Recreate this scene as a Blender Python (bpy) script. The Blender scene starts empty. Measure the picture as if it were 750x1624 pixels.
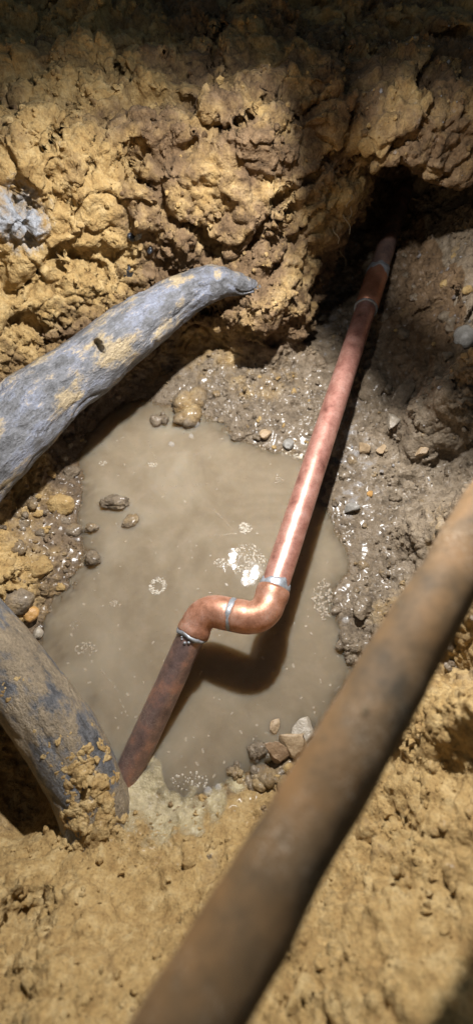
import bpy, bmesh, math, random
import numpy as np
from mathutils import Vector, Matrix
from mathutils.bvhtree import BVHTree

S = bpy.context.scene
C = S.collection
random.seed(7)
RNG = np.random.default_rng(7)

# ------------------------------------------------------------------ camera
PITCH = math.radians(62)
CAM_H = 0.54
cam_d = bpy.data.cameras.new('camera')
cam_d.sensor_fit = 'HORIZONTAL'
cam_d.sensor_width = 36
cam_d.lens = 36.0
cam_d.clip_start = 0.01
cam_d.clip_end = 500
cam_d.dof.use_dof = True
cam_d.dof.focus_distance = 0.52
cam_d.dof.aperture_fstop = 7.5
cam = bpy.data.objects.new('camera', cam_d)
cam.location = (0, 0, CAM_H)
cam.rotation_euler = (math.pi / 2 - PITCH, 0, 0)
C.objects.link(cam)
S.camera = cam

# ------------------------------------------------------------------ dusk sky
SUN_EL, SUN_ROT = math.radians(4), math.radians(200)
w = bpy.data.worlds.new('World'); S.world = w; w.use_nodes = True
nt = w.node_tree
sky = nt.nodes.new('ShaderNodeTexSky')
sky.sky_type = 'NISHITA'; sky.sun_disc = False
sky.sun_elevation = SUN_EL; sky.sun_rotation = SUN_ROT
bg = nt.nodes['Background']
nt.links.new(sky.outputs[0], bg.inputs[0])
bg.inputs[1].default_value = 0.07
sun_d = bpy.data.lights.new('dusk_sun', 'SUN')
sun_d.energy = 0.05; sun_d.angle = math.radians(12); sun_d.color = (1, .85, .7)
sun = bpy.data.objects.new('dusk_sun', sun_d)
sd = Vector((math.sin(SUN_ROT) * math.cos(SUN_EL), math.cos(SUN_ROT) * math.cos(SUN_EL), math.sin(SUN_EL)))
sun.rotation_euler = (-sd).to_track_quat('-Z', 'Y').to_euler()
C.objects.link(sun)
S.view_settings.view_transform = 'Standard'
S.view_settings.look = 'None'
S.view_settings.exposure = 0.0
S.view_settings.gamma = 1.0
S.view_settings.use_curve_mapping = False
LAMP_W = 15.0
LED_POS = [Vector((.035, .403, .543)), Vector((-.011, .437, .537))]
LED_AIM = Vector((0, .22, 0.0))
LED_SHARE = (1.9, .1)

S.cycles.use_denoising = True
S.cycles.max_bounces = 8
S.cycles.sample_clamp_indirect = 4.0

# ------------------------------------------------------------------ helpers
def ray(px, py):
    u = (px - 375) / 750; v = (py - 812) / 750
    return Vector((u, math.cos(PITCH) - v * math.sin(PITCH), -math.sin(PITCH) - v * math.cos(PITCH)))
def at(px, py, z=0.0):
    d = ray(px, py)
    return Vector((0, 0, CAM_H)) + d * ((z - CAM_H) / d.z)
def atd(px, py, depth):
    return Vector((0, 0, CAM_H)) + ray(px, py) * depth

def sst(a, b, x):
    t = np.clip((x - a) / (b - a), 0, 1)
    return t * t * (3 - 2 * t)

_perm = np.random.default_rng(3).permutation(256).astype(np.int32)
_perm = np.concatenate([_perm, _perm])
_grad = np.random.default_rng(4).normal(size=(256, 3))
_grad /= np.linalg.norm(_grad, axis=1)[:, None]
def pnoise(P, scale, off=0.0):
    P = np.asarray(P, float) / scale + off
    I = np.floor(P).astype(np.int32); F = P - I
    U = F * F * F * (F * (F * 6 - 15) + 10)
    out = np.zeros(len(P))
    for dx in (0, 1):
        wx = U[:, 0] if dx else 1 - U[:, 0]
        for dy in (0, 1):
            wy = U[:, 1] if dy else 1 - U[:, 1]
            for dz in (0, 1):
                wz = U[:, 2] if dz else 1 - U[:, 2]
                h = _perm[(_perm[(_perm[(I[:, 0] + dx) & 255] + I[:, 1] + dy) & 255] + I[:, 2] + dz) & 255]
                g = _grad[h]
                d = g[:, 0] * (F[:, 0] - dx) + g[:, 1] * (F[:, 1] - dy) + g[:, 2] * (F[:, 2] - dz)
                out += wx * wy * wz * d
    return out * 1.4
def fbm(P, scale, oct=3, off=0.0, gain=.5):
    o = 0; a = 1.0
    for k in range(oct):
        o = o + a * pnoise(P, scale / 2 ** k, off + 17.3 * k); a *= gain
    return o
_jit = np.random.default_rng(5).random((256, 3))
def worley(P, scale, off=0.0):
    P = np.asarray(P, float) / scale + off
    I = np.floor(P).astype(np.int32); F = P - I
    f1 = np.full(len(P), 9.0); f2 = np.full(len(P), 9.0); idx = np.zeros(len(P), np.int32); qv = np.zeros((len(P), 3))
    for dx in (-1, 0, 1):
        for dy in (-1, 0, 1):
            for dz in (-1, 0, 1):
                h = _perm[(_perm[(_perm[(I[:, 0] + dx) & 255] + I[:, 1] + dy) & 255] + I[:, 2] + dz) & 255]
                q = _jit[h] + np.array([dx, dy, dz]) - F
                d = np.sqrt((q * q).sum(1))
                n = d < f1
                f2 = np.where(n, f1, np.minimum(f2, d))
                idx = np.where(n, h, idx); qv[n] = q[n]
                f1 = np.where(n, d, f1)
    return f1, f2, idx, qv
def chunks(P, scale, off, tilt=1.0):
    # broken clay: every cell has its own height and tilt, with a crevice between cells
    Pw = P + scale * .35 * np.stack([fbm(P, scale * 1.1, 2, k) for k in (1.3, 2.7, 3.9)], 1)
    f1, f2, idx, qv = worley(Pw, scale, off)
    r = _jit[idx, 0] * 2 - 1
    t_ = (qv * _grad[idx]).sum(1)
    return r * .6 + t_ * tilt - .8 * sst(.16, .0, f2 - f1)

def mesh_np(name, V, F):
    me = bpy.data.meshes.new(name)
    V = np.asarray(V, np.float32); F = np.asarray(F, np.int32)
    me.vertices.add(len(V)); me.vertices.foreach_set('co', V.ravel())
    n = F.shape[1]
    me.loops.add(F.size); me.loops.foreach_set('vertex_index', F.ravel())
    me.polygons.add(len(F)); me.polygons.foreach_set('loop_start', np.arange(0, F.size, n, dtype=np.int32))
    me.polygons.foreach_set('use_smooth', np.ones(len(F), bool))
    me.update(calc_edges=True)
    return me
def add(name, me, mat=None, parent=None, loc=None):
    o = bpy.data.objects.new(name, me); C.objects.link(o)
    if mat and me is not None and not me.materials: me.materials.append(mat)
    if parent: o.parent = parent
    if loc is not None: o.location = loc
    return o
def tag(o, label, cat, group=None):
    o['label'] = label; o['category'] = cat
    if group: o['group'] = group
    return o
def empty(name, loc, label, cat, group=None):
    o = bpy.data.objects.new(name, None); C.objects.link(o); o.location = loc
    o.empty_display_size = .02
    return tag(o, label, cat, group)

# ------------------------------------------------------------------ materials
def mat(name):
    m = bpy.data.materials.new(name); m.use_nodes = True
    t = m.node_tree; b = t.nodes['Principled BSDF']
    return m, t, b
def N(t, typ, **kw):
    n = t.nodes.new(typ)
    for k, v in kw.items():
        if k in n.inputs.keys(): n.inputs[k].default_value = v
        else: setattr(n, k, v)
    return n
def noise(t, co, scale, detail=4, rough=.6):
    n = N(t, 'ShaderNodeTexNoise', Scale=scale, Detail=detail, Roughness=rough)
    t.links.new(co, n.inputs['Vector']); return n.outputs['Fac']
def ramp(t, fac, stops):
    r = t.nodes.new('ShaderNodeValToRGB')
    while len(r.color_ramp.elements) < len(stops): r.color_ramp.elements.new(.5)
    for e, (p, c) in zip(r.color_ramp.elements, stops):
        e.position = p; e.color = (*c, 1) if len(c) == 3 else c
    t.links.new(fac, r.inputs[0]); return r.outputs[0]
def mix(t, fac, a, b, typ='MIX'):
    m = t.nodes.new('ShaderNodeMix'); m.data_type = 'RGBA'; m.blend_type = typ
    for sock, v in ((m.inputs[0], fac), (m.inputs[6], a), (m.inputs[7], b)):
        if hasattr(v, 'links'): t.links.new(v, sock)
        elif isinstance(v, (int, float)): sock.default_value = v
        else: sock.default_value = (*v, 1)
    return m.outputs[2]
def math_(t, op, a, b=None, c=None):
    m = t.nodes.new('ShaderNodeMath'); m.operation = op
    for i, v in enumerate((a, b, c)):
        if v is None: continue
        if hasattr(v, 'links'): t.links.new(v, m.inputs[i])
        else: m.inputs[i].default_value = v
    return m.outputs[0]
def bump(t, h, strength, dist, normal=None):
    b = N(t, 'ShaderNodeBump', Strength=strength, Distance=dist)
    t.links.new(h, b.inputs['Height'])
    if normal is not None: t.links.new(normal, b.inputs['Normal'])
    return b.outputs[0]
def objco(t): return t.nodes.new('ShaderNodeTexCoord').outputs['Object']
def geoco(t): return t.nodes.new('ShaderNodeNewGeometry').outputs['Position']

OCHRE = (.39, .26, .105); OCHRE2 = (.52, .385, .19)
BROWN = (.235, .182, .122); GREYB = (.36, .30, .23); BLUEG = (.31, .32, .345)

def soil_nodes(t, b, co, yellow, wet, blue, brown=None):
    n1 = noise(t, co, 22, 6, .65); n2 = noise(t, co, 70, 6, .7); n3 = noise(t, co, 380, 4, .7)
    yel = ramp(t, n2, [(.3, (.27, .165, .06)), (.5, OCHRE), (.72, OCHRE2)])
    gry = ramp(t, n2, [(.28, (.075, .055, .036)), (.5, BROWN), (.75, GREYB)])
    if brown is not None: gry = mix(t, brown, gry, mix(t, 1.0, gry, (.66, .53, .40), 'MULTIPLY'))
    f = math_(t, 'ADD', yellow, math_(t, 'MULTIPLY', math_(t, 'SUBTRACT', n1, .5), 1.5))
    f = ramp(t, f, [(.32, (0, 0, 0)), (.68, (1, 1, 1))])
    col = mix(t, f, gry, yel)
    bl = ramp(t, math_(t, 'ADD', blue, math_(t, 'MULTIPLY', math_(t, 'SUBTRACT', n2, .5), .8)), [(.45, (0, 0, 0)), (.65, (1, 1, 1))])
    col = mix(t, bl, col, BLUEG)
    dark = ramp(t, n3, [(.25, (.5, .47, .45)), (.5, (1, 1, 1)), (.8, (1.25, 1.22, 1.15))])
    col = mix(t, .8, col, dark, 'MULTIPLY')
    wetc = mix(t, 1.0, col, (.72, .70, .68), 'MULTIPLY')
    col = mix(t, wet, col, wetc)
    t.links.new(col, b.inputs['Base Color'])
    wn = math_(t, 'MULTIPLY', wet, ramp(t, n2, [(.35, (.5, .5, .5)), (.6, (1, 1, 1))]))
    r = math_(t, 'SUBTRACT', .93, math_(t, 'MULTIPLY', wn, .68))
    t.links.new(r, b.inputs['Roughness'])
    b.inputs['Specular IOR Level'].default_value = .35
    t.links.new(math_(t, 'MULTIPLY', wn, .4), b.inputs['Coat Weight'])
    b.inputs['Coat Roughness'].default_value = .22
    v = N(t, 'ShaderNodeTexVoronoi', Scale=330.0); t.links.new(co, v.inputs['Vector'])
    h = math_(t, 'ADD', math_(t, 'MULTIPLY', n3, 1.0), math_(t, 'MULTIPLY', v.outputs['Distance'], -.5))
    n4 = noise(t, co, 1400, 3, .7)
    h = math_(t, 'ADD', h, math_(t, 'MULTIPLY', n4, .35))
    t.links.new(bump(t, h, .75, .0028), b.inputs['Normal'])

M = {}
m, t, b = mat('soil'); M['soil'] = m
at_ = N(t, 'ShaderNodeAttribute', attribute_name='zone')
sp = t.nodes.new('ShaderNodeSeparateColor'); t.links.new(at_.outputs['Color'], sp.inputs[0])
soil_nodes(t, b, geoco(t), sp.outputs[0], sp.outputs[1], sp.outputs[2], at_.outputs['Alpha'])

def clod_mat(name, yellow, wet, blue=0.0):
    m, t, b = mat(name)
    vals = []
    for x in (yellow, wet, blue):
        v = t.nodes.new('ShaderNodeValue'); v.outputs[0].default_value = x; vals.append(v.outputs[0])
    soil_nodes(t, b, geoco(t), *vals)
    M[name] = m; return m
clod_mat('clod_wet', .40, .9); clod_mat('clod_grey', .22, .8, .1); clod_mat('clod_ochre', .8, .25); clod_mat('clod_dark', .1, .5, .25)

def stone_mat(name, c1, c2, rough=.7):
    m, t, b = mat(name); co = objco(t)
    n = noise(t, co, 120, 6, .65); n2 = noise(t, co, 500, 4, .7)
    t.links.new(mix(t, .5, ramp(t, n, [(.3, c1), (.7, c2)]), ramp(t, n2, [(.3, tuple(x * .6 for x in c1)), (.7, c2)])), b.inputs['Base Color'])
    b.inputs['Roughness'].default_value = rough
    t.links.new(bump(t, math_(t, 'ADD', n, math_(t, 'MULTIPLY', n2, .4)), .6, .002), b.inputs['Normal'])
    M[name] = m
stone_mat('stone_tan', (.26, .17, .09), (.42, .31, .19), .5)
stone_mat('stone_pale', (.25, .21, .155), (.43, .37, .29), .35)
stone_mat('stone_grey', (.17, .16, .14), (.30, .28, .25), .4)
stone_mat('stone_orange', (.36, .18, .05), (.50, .29, .10), .4)
stone_mat('stone_black', (.012, .012, .014), (.05, .055, .065), .12)
stone_mat('stone_brown', (.19, .12, .065), (.33, .22, .13), .5)

# muddy water: opaque silt below a glossy surface
m, t, b = mat('muddy_water'); M['water'] = m
co = geoco(t)
n1 = noise(t, co, 9, 4, .55); n2 = noise(t, co, 60, 5, .65)
n1.node.inputs['Distortion'].default_value = 1.6
c = ramp(t, n1, [(.30, (.188, .147, .097)), (.5, (.225, .180, .123)), (.70, (.268, .222, .158))])
c = mix(t, ramp(t, n2, [(.45, (0, 0, 0)), (.8, (.35, .35, .35))]), c, (.34, .27, .19))
t.links.new(c, b.inputs['Base Color'])
b.inputs['Specular IOR Level'].default_value = 0
b.inputs['Roughness'].default_value = .9
b.inputs['Subsurface Weight'].default_value = 1.0
b.inputs['Subsurface Radius'].default_value = (1.0, .75, .5)
b.inputs['Subsurface Scale'].default_value = .060
wn = noise(t, co, 26, 2, .5)
bn = bump(t, math_(t, 'ADD', wn, math_(t, 'MULTIPLY', noise(t, co, 260, 2, .5), .03)), .07, .01)
dp_ = N(t, 'ShaderNodeAttribute', attribute_name='depth')
opq = math_(t, 'SUBTRACT', 1.0, math_(t, 'POWER', 2.718, math_(t, 'MULTIPLY', dp_.outputs['Fac'], -230.0)))   # silt hides the bed within a centimetre
tr = t.nodes.new('ShaderNodeBsdfTransparent'); tr.inputs[0].default_value = (.95, .9, .82, 1)
mx = t.nodes.new('ShaderNodeMixShader'); t.links.new(opq, mx.inputs[0]); t.links.new(tr.outputs[0], mx.inputs[1]); t.links.new(b.outputs[0], mx.inputs[2])
gl = t.nodes.new('ShaderNodeBsdfGlossy'); gl.inputs['Roughness'].default_value = .035; t.links.new(bn, gl.inputs['Normal'])
fr = t.nodes.new('ShaderNodeFresnel'); fr.inputs[0].default_value = 1.40; t.links.new(bn, fr.inputs['Normal'])
mx2 = t.nodes.new('ShaderNodeMixShader'); t.links.new(fr.outputs[0], mx2.inputs[0]); t.links.new(mx.outputs[0], mx2.inputs[1]); t.links.new(gl.outputs[0], mx2.inputs[2])
t.links.new(mx2.outputs[0], t.nodes['Material Output'].inputs[0])

def copper(name, stops, rough=(.28, .5), metal=.75, sc=60, spots=.0, dirt=.55):
    m, t, b = mat(name); co = geoco(t)
    n = noise(t, co, sc, 6, .65); n2 = noise(t, co, 420, 4, .7)
    col = ramp(t, n, stops)
    col = mix(t, ramp(t, n2, [(.5, (0, 0, 0)), (.8, (.6, .6, .6))]), col, tuple(x * .55 for x in stops[0][1]))
    if spots:
        n3 = noise(t, co, 900, 2, .6)
        col = mix(t, ramp(t, n3, [(.66, (0, 0, 0)), (.72, (spots,) * 3)]), col, (.45, .36, .26))
    g1 = noise(t, co, 34, 5, .6); g2 = noise(t, co, 700, 3, .6)
    mm = math_(t, 'MULTIPLY', ramp(t, g1, [(.46, (.0,) * 3), (.66, (1,) * 3)]), ramp(t, g2, [(.52, (0,) * 3), (.6, (1,) * 3)]))
    mm = math_(t, 'MULTIPLY', mm, dirt)
    col = mix(t, mm, col, (.36, .29, .21))
    t.links.new(col, b.inputs['Base Color'])
    t.links.new(math_(t, 'MULTIPLY', math_(t, 'SUBTRACT', 1.0, mm), metal), b.inputs['Metallic'])
    t.links.new(math_(t, 'ADD', rough[0], math_(t, 'MULTIPLY', n2, rough[1] - rough[0])), b.inputs['Roughness'])
    t.links.new(bump(t, math_(t, 'ADD', n2, n), .15, .001), b.inputs['Normal'])
    M[name] = m
copper('copper_bright', [(.28, (.20, .085, .065)), (.42, (.43, .195, .15)), (.55, (.56, .28, .22)), (.72, (.64, .38, .32))], (.25, .5), .6, 62)
copper('copper_elbow', [(.25, (.21, .09, .05)), (.48, (.44, .205, .125)), (.72, (.60, .34, .26))], (.32, .55), .55, 70)
copper('copper_dark', [(.28, (.11, .075, .068)), (.48, (.23, .15, .13)), (.70, (.44, .23, .16))], (.28, .46), .6, 55, .9)
copper('copper_fitting', [(.25, (.33, .13, .07)), (.5, (.50, .21, .12)), (.75, (.62, .30, .20))], (.3, .5), .65, 80)
copper('solder', [(.3, (.15, .155, .16)), (.5, (.27, .285, .31)), (.75, (.42, .45, .49))], (.4, .65), .5, 160)
copper('rust', [(.32, (.045, .030, .014)), (.48, (.115, .066, .025)), (.66, (.19, .10, .035))], (.7, .9), .0, 26)

stone_mat('caked', (.07, .048, .024), (.15, .10, .05), .9)
# roots: dark bark under a dried grey-blue and ochre clay film
def root_mat(name, film, ochre, mud=((.19, .125, .055), (.42, .31, .15))):
    m, t, b = mat(name)
    ac = N(t, 'ShaderNodeAttribute', attribute_name='along').outputs['Vector']
    def st(k):
        mp = t.nodes.new('ShaderNodeMapping'); mp.inputs['Scale'].default_value = (k, 1, 1); t.links.new(ac, mp.inputs[0]); return mp.outputs[0]
    n = noise(t, st(.6), 30, 7, .7); n2 = noise(t, st(.6), 60, 8, .74); n3 = noise(t, st(.8), 480, 4, .7); n5 = noise(t, st(.22), 110, 6, .65)
    col = ramp(t, n2, [(.33, (.045, .044, .045)), (.48, (.13, .13, .137)), (.56, tuple(x * .75 for x in film)), (.68, film)])
    col = mix(t, ramp(t, n5, [(.34, (.7, .7, .7)), (.44, (0, 0, 0))]), col, (.06, .055, .05))
    col = mix(t, ramp(t, n, [(ochre, (0, 0, 0)), (ochre + .07, (.85, .85, .85))]), col, ramp(t, n2, [(.35, mud[0]), (.62, mud[1])]))
    col = mix(t, .8, col, ramp(t, n3, [(.3, (.5, .5, .5)), (.6, (1.15, 1.15, 1.15))]), 'MULTIPLY')
    t.links.new(col, b.inputs['Base Color'])
    t.links.new(math_(t, 'SUBTRACT', .80, math_(t, 'MULTIPLY', n2, .6)), b.inputs['Roughness'])
    h = math_(t, 'ADD', math_(t, 'ADD', n2, math_(t, 'MULTIPLY', n3, .45)), math_(t, 'ADD', math_(t, 'MULTIPLY', n5, .6), math_(t, 'MULTIPLY', n, .8)))
    t.links.new(bump(t, h, 1.0, .0042), b.inputs['Normal'])
    M[name] = m
root_mat('root_upper', (.225, .24, .295), .515, ((.15, .11, .06), (.37, .28, .145))); root_mat('root_lower', (.20, .20, .20), .45, ((.13, .095, .055), (.28, .21, .125)))

m, t, b = mat('foam'); M['foam'] = m
b.inputs['Base Color'].default_value = (.62, .56, .45, 1); b.inputs['Roughness'].default_value = .3
b.inputs['Alpha'].default_value = .4
m, t, b = mat('scum'); M['scum'] = m
b.inputs['Base Color'].default_value = (.46, .39, .30, 1); b.inputs['Roughness'].default_value = .4; b.inputs['Alpha'].default_value = .36
m, t, b = mat('yellow_scum'); M['yellow_scum'] = m
co = geoco(t); n = noise(t, co, 90, 6, .7)
t.links.new(ramp(t, n, [(.3, (.30, .24, .13)), (.6, (.46, .38, .22)), (.8, (.55, .50, .38))]), b.inputs['Base Color'])
fd = N(t, 'ShaderNodeAttribute', attribute_name='rim')
t.links.new(ramp(t, math_(t, 'SUBTRACT', math_(t, 'ADD', n, .12), math_(t, 'POWER', fd.outputs['Fac'], 2.5)), [(.0, (0, 0, 0)), (.22, (.35,) * 3), (.6, (.85,) * 3)]), b.inputs['Alpha'])
b.inputs['Roughness'].default_value = .2
t.links.new(bump(t, noise(t, co, 420, 4, .6), .6, .003), b.inputs['Normal'])
m, t, b = mat('bubble_film'); M['bubble'] = m
b.inputs['Base Color'].default_value = (.9, .9, .9, 1); b.inputs['Roughness'].default_value = .02; b.inputs['Alpha'].default_value = .16
m, t, b = mat('lamp_black'); M['lamp_black'] = m
n = noise(t, objco(t), 200, 4); t.links.new(ramp(t, n, [(.3, (.015,) * 3), (.7, (.035,) * 3)]), b.inputs['Base Color']); b.inputs['Roughness'].default_value = .5
m, t, b = mat('led_lens'); M['led'] = m
b.inputs['Emission Color'].default_value = (.92, .96, 1, 1); b.inputs['Emission Strength'].default_value = 60
m, t, b = mat('pale_root'); M['pale_root'] = m
n = noise(t, objco(t), 150, 4); t.links.new(ramp(t, n, [(.3, (.20, .145, .08)), (.7, (.36, .28, .18))]), b.inputs['Base Color']); b.inputs['Roughness'].default_value = .8

# ------------------------------------------------------------------ the pit: one soil surface with cliff, hollow and banks
ctrl = []
def cp(px, py, z): p = at(px, py, z); ctrl.append((p.x, p.y, z))
shore = [(60,1010),(75,955),(105,945),(115,890),(150,875),(120,830),(128,790),(112,735),(140,690),(180,655),(235,632),(300,655),(345,668),(385,700),(430,718),(480,722),(520,765),(505,800),(535,850),(548,905),(520,945),(528,985),(548,1040),(565,1075),(520,1140),(470,1178),(410,1212),(345,1258),(290,1276),(255,1268),(228,1262),(200,1240),(150,1110),(100,1040)]
for px, py in shore: cp(px, py, 0.0)
for px, py, z in [(200,740,-.02),(300,760,-.035),(420,780,-.03),(180,850,-.022),(300,880,-.05),(430,880,-.05),(200,960,-.03),(300,1000,-.055),(420,1000,-.055),(480,900,-.035),(490,1050,-.035),(330,1120,-.045),(420,1120,-.035),(250,1120,-.04),(160,1020,-.03),(320,1210,-.02),(238,1195,-.010),(255,1235,-.005),(225,1230,-.003),(285,1250,-.004),(200,1130,-.03),
                  # left bank
                  (85,790,.025),(50,830,.035),(20,880,.045),(0,780,.06),(40,940,.024),(10,960,.035),(60,740,.04),(95,690,.02),(60,880,.03),(-60,830,.09),(-60,960,.07),(-160,850,.18),
                  # hollow below the lower root
                  (20,1200,-.035),(60,1290,-.04),(40,1330,-.025),(0,1120,-.01),(-60,1230,.0),(-160,1150,.1),
                  # near bank
                  (240,1290,.006),(300,1300,.012),(370,1270,.014),(420,1260,.012),(400,1310,.03),(480,1240,.022),(560,1160,.022),(300,1380,.05),(420,1420,.085),(150,1420,.06),(50,1440,.03),(110,1345,.03),(205,1345,.028),(160,1360,.045),(200,1500,.085),(375,1560,.14),(560,1450,.13),(50,1600,.16),(650,1600,.2),(-100,1450,.14),
                  # right bank
                  (590,1010,.015),(610,930,.02),(590,860,.013),(570,780,.013),(600,720,.02),(560,690,.012),(650,800,.03),(660,900,.04),(700,740,.055),(650,640,.045),(720,650,.075),(600,600,.03),(745,820,.075),(700,960,.07),(640,1060,.05),(740,920,.10),(690,1080,.085),(620,1200,.07),(745,1050,.13),(700,1220,.12),(600,1290,.08),(740,1300,.17),(850,1100,.26),(850,900,.24),(850,700,.24),
                  (740,560,.13),(690,520,.085),(650,470,.07),(690,420,.095),(740,430,.14),(735,340,.15),(680,370,.09),(820,460,.26),
                  # hollow behind the cliff
                  (560,540,.028),(500,580,.022),(600,430,.045),(540,470,.012),(520,530,.008),(460,640,.018),(410,660,.016),(350,625,.014),(280,610,.012),(620,345,.055)]:
    cp(px, py, z)
ctrl += [(.24,.80,.06),(.27,.92,.08),(.30,1.05,.2),(.44,.85,.26),(.5,.6,.3),(.55,.3,.3),(.55,0,.3),(.5,-.3,.3),(0,-.3,.27),(-.5,-.3,.28),(-.5,0,.26),(-.55,.3,.3),(.3,-.2,.24),(-.3,-.2,.24),(-.3,.6,.05),(0,.7,.05),(-.6,.6,.1),(0,.55,.03),(-.2,.55,.03),(-.7,-.4,.3),(.7,-.45,.3),(.7,1.1,.3),(.7,.3,.3),(0,-.45,.3),(-.7,1.1,.2),(0,1.1,.1)]
ctrl = np.array(ctrl)
def rbf_fit(P, v):
    d = np.linalg.norm(P[:, None] - P[None], axis=2)
    A = np.zeros((len(P) + 3,) * 2); n = len(P)
    A[:n, :n] = d + np.eye(n) * -.004; A[:n, n] = 1; A[:n, n+1:] = P; A[n, :n] = 1; A[n+1:, :n] = P.T
    return np.linalg.solve(A, np.concatenate([v, [0, 0, 0]]))
wts = rbf_fit(ctrl[:, :2], ctrl[:, 2])
def rbf(Q):
    out = np.zeros(len(Q)); n = len(ctrl)
    for i in range(n): out += wts[i] * np.hypot(Q[:, 0] - ctrl[i, 0], Q[:, 1] - ctrl[i, 1])
    return out + wts[n] + Q @ wts[n+1:]

HV = .0046
x0, x1, y0, y1, z0, z1 = -.54, .54, -.33, 1.08, -.10, .36
gx = np.arange(x0, x1, HV); gy = np.arange(y0, y1, HV); gz = np.arange(z0, z1, HV)
XX, YY = np.meshgrid(gx, gy, indexing='ij')
Hh = rbf(np.stack([XX.ravel(), YY.ravel()], 1)).reshape(XX.shape)
Hh = np.minimum(Hh, .305)
Gx, Gy = np.gradient(Hh, HV)
sl = np.sqrt(1 + np.clip(Gx**2 + Gy**2, 0, 6))
X, Y, Z = XX[:, :, None], YY[:, :, None], gz[None, None, :]
f = (Z - Hh[:, :, None]) / sl[:, :, None]
def smin(a, b, k):
    h = np.clip(.5 + .5 * (b - a) / k, 0, 1)
    return b * (1 - h) + a * h - k * h * (1 - h)
def smax(a, b, k): return -smin(-a, -b, k)
# cliff with undercut foot
fy = np.interp(gx, [-.7, -.42, -.33, -.25, -.13, -.05, .04, .11, .3], [.20, .27, .35, .43, .505, .515, .505, .54, .62])[:, None, None]
under = .035 * np.exp(-((Z - .045) / .04) ** 2) * np.exp(-((X + .08) / .13) ** 2)
front = (fy + .26 * np.clip(Z, 0, 1) + under - Y) * .9
front = front - .048 * np.exp(-((Z - .125) / .045) ** 2 - ((X - .045) / .055) ** 2)
right = (X - (.066 + (Y - .54) * .47) - .19 * Z) * .88
cliff = smax(smax(front, right, .02), Z - .305, .03)
f = smin(f, cliff, .018)
# roof over the hollow
roof = smax(smax(.224 - .10 * (X - .25) - Z, (.600 + .25 * (Z - .22) - Y) * .95, .02), Z - .305, .03)
f = smin(f, np.where(X > .05, roof, 9), .015)
f = f.astype(np.float32)
# lumpy displacement near the surface
band = np.abs(f) < .045
bi = np.nonzero(band)
P = np.stack([gx[bi[0]], gy[bi[1]], gz[bi[2]]], 1)
wild = sst(.0, .06, P[:, 2]) * .75 + .25
wild = wild * (.6 + .8 * sst(.42, .52, P[:, 1]) * (P[:, 0] < .2))
calm = sst(-.30, -.08, P[:, 1]) ; 
d = .016 * fbm(P, .11, 2, 3.1) + .012 * fbm(P * np.array([1, 1, 1.5]), .045, 3, 9.2)
# diagonal bedding cracks on the cliff
Q = P @ np.array([[.8, 0, .6], [0, 1, 0], [-.6, 0, .8]]).T
rg = 1 - np.abs(pnoise(Q * np.array([.5, .6, 1.3]), .075, 5.5)) * 2.2
crack = sst(.78, .98, rg) * .021 * sst(.03, .1, P[:, 2])
f[bi] += (-d * wild + crack * (P[:, 1] > .3)).astype(np.float32)

def surface_nets(f, o, h):
    s = f < 0
    nx, ny, nz = f.shape
    def c(a, i, j, k): return a[i:nx-1+i, j:ny-1+j, k:nz-1+k]
    cnt = np.zeros((nx-1, ny-1, nz-1), np.int8)
    for i in (0, 1):
        for j in (0, 1):
            for k in (0, 1): cnt += c(s, i, j, k)
    act = (cnt > 0) & (cnt < 8)
    ii, jj, kk = np.nonzero(act)
    ids = np.full(act.shape, -1, np.int64); ids[ii, jj, kk] = np.arange(len(ii))
    acc = np.zeros((len(ii), 3)); n = np.zeros(len(ii))
    cr = [(i, j, k) for i in (0, 1) for j in (0, 1) for k in (0, 1)]
    for a in cr:
        for b_ in cr:
            if sum(abs(p - q) for p, q in zip(a, b_)) == 1 and a < b_:
                fa = f[ii+a[0], jj+a[1], kk+a[2]]; fb = f[ii+b_[0], jj+b_[1], kk+b_[2]]
                x = (fa < 0) != (fb < 0)
                tt = np.where(x, fa / np.where(x, fa - fb, 1), 0)
                pos = np.array(a)[None] + tt[:, None] * (np.array(b_) - np.array(a))[None]
                acc += pos * x[:, None]; n += x
    V = (np.stack([ii, jj, kk], 1) + acc / n[:, None]) * h + o
    faces = []
    for ax in range(3):
        sl0 = [slice(None)] * 3; sl1 = [slice(None)] * 3
        sl0[ax] = slice(0, -1); sl1[ax] = slice(1, None)
        A, B = s[tuple(sl0)], s[tuple(sl1)]
        e = np.stack(np.nonzero(A != B), 1)
        u, v = (ax + 1) % 3, (ax + 2) % 3
        lim = act.shape
        ok = (e[:, u] > 0) & (e[:, v] > 0) & (e[:, u] < lim[u]) & (e[:, v] < lim[v])
        e = e[ok]
        def cell(du, dv):
            q = e.copy(); q[:, u] -= du; q[:, v] -= dv
            return ids[q[:, 0], q[:, 1], q[:, 2]]
        q = np.stack([cell(1, 1), cell(0, 1), cell(0, 0), cell(1, 0)], 1)
        inside = A[e[:, 0], e[:, 1], e[:, 2]]
        q[~inside] = q[~inside][:, ::-1]
        faces.append(q)
    return V, np.concatenate(faces)
V, F = surface_nets(f, np.array([gx[0], gy[0], gz[0]]), HV)
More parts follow.
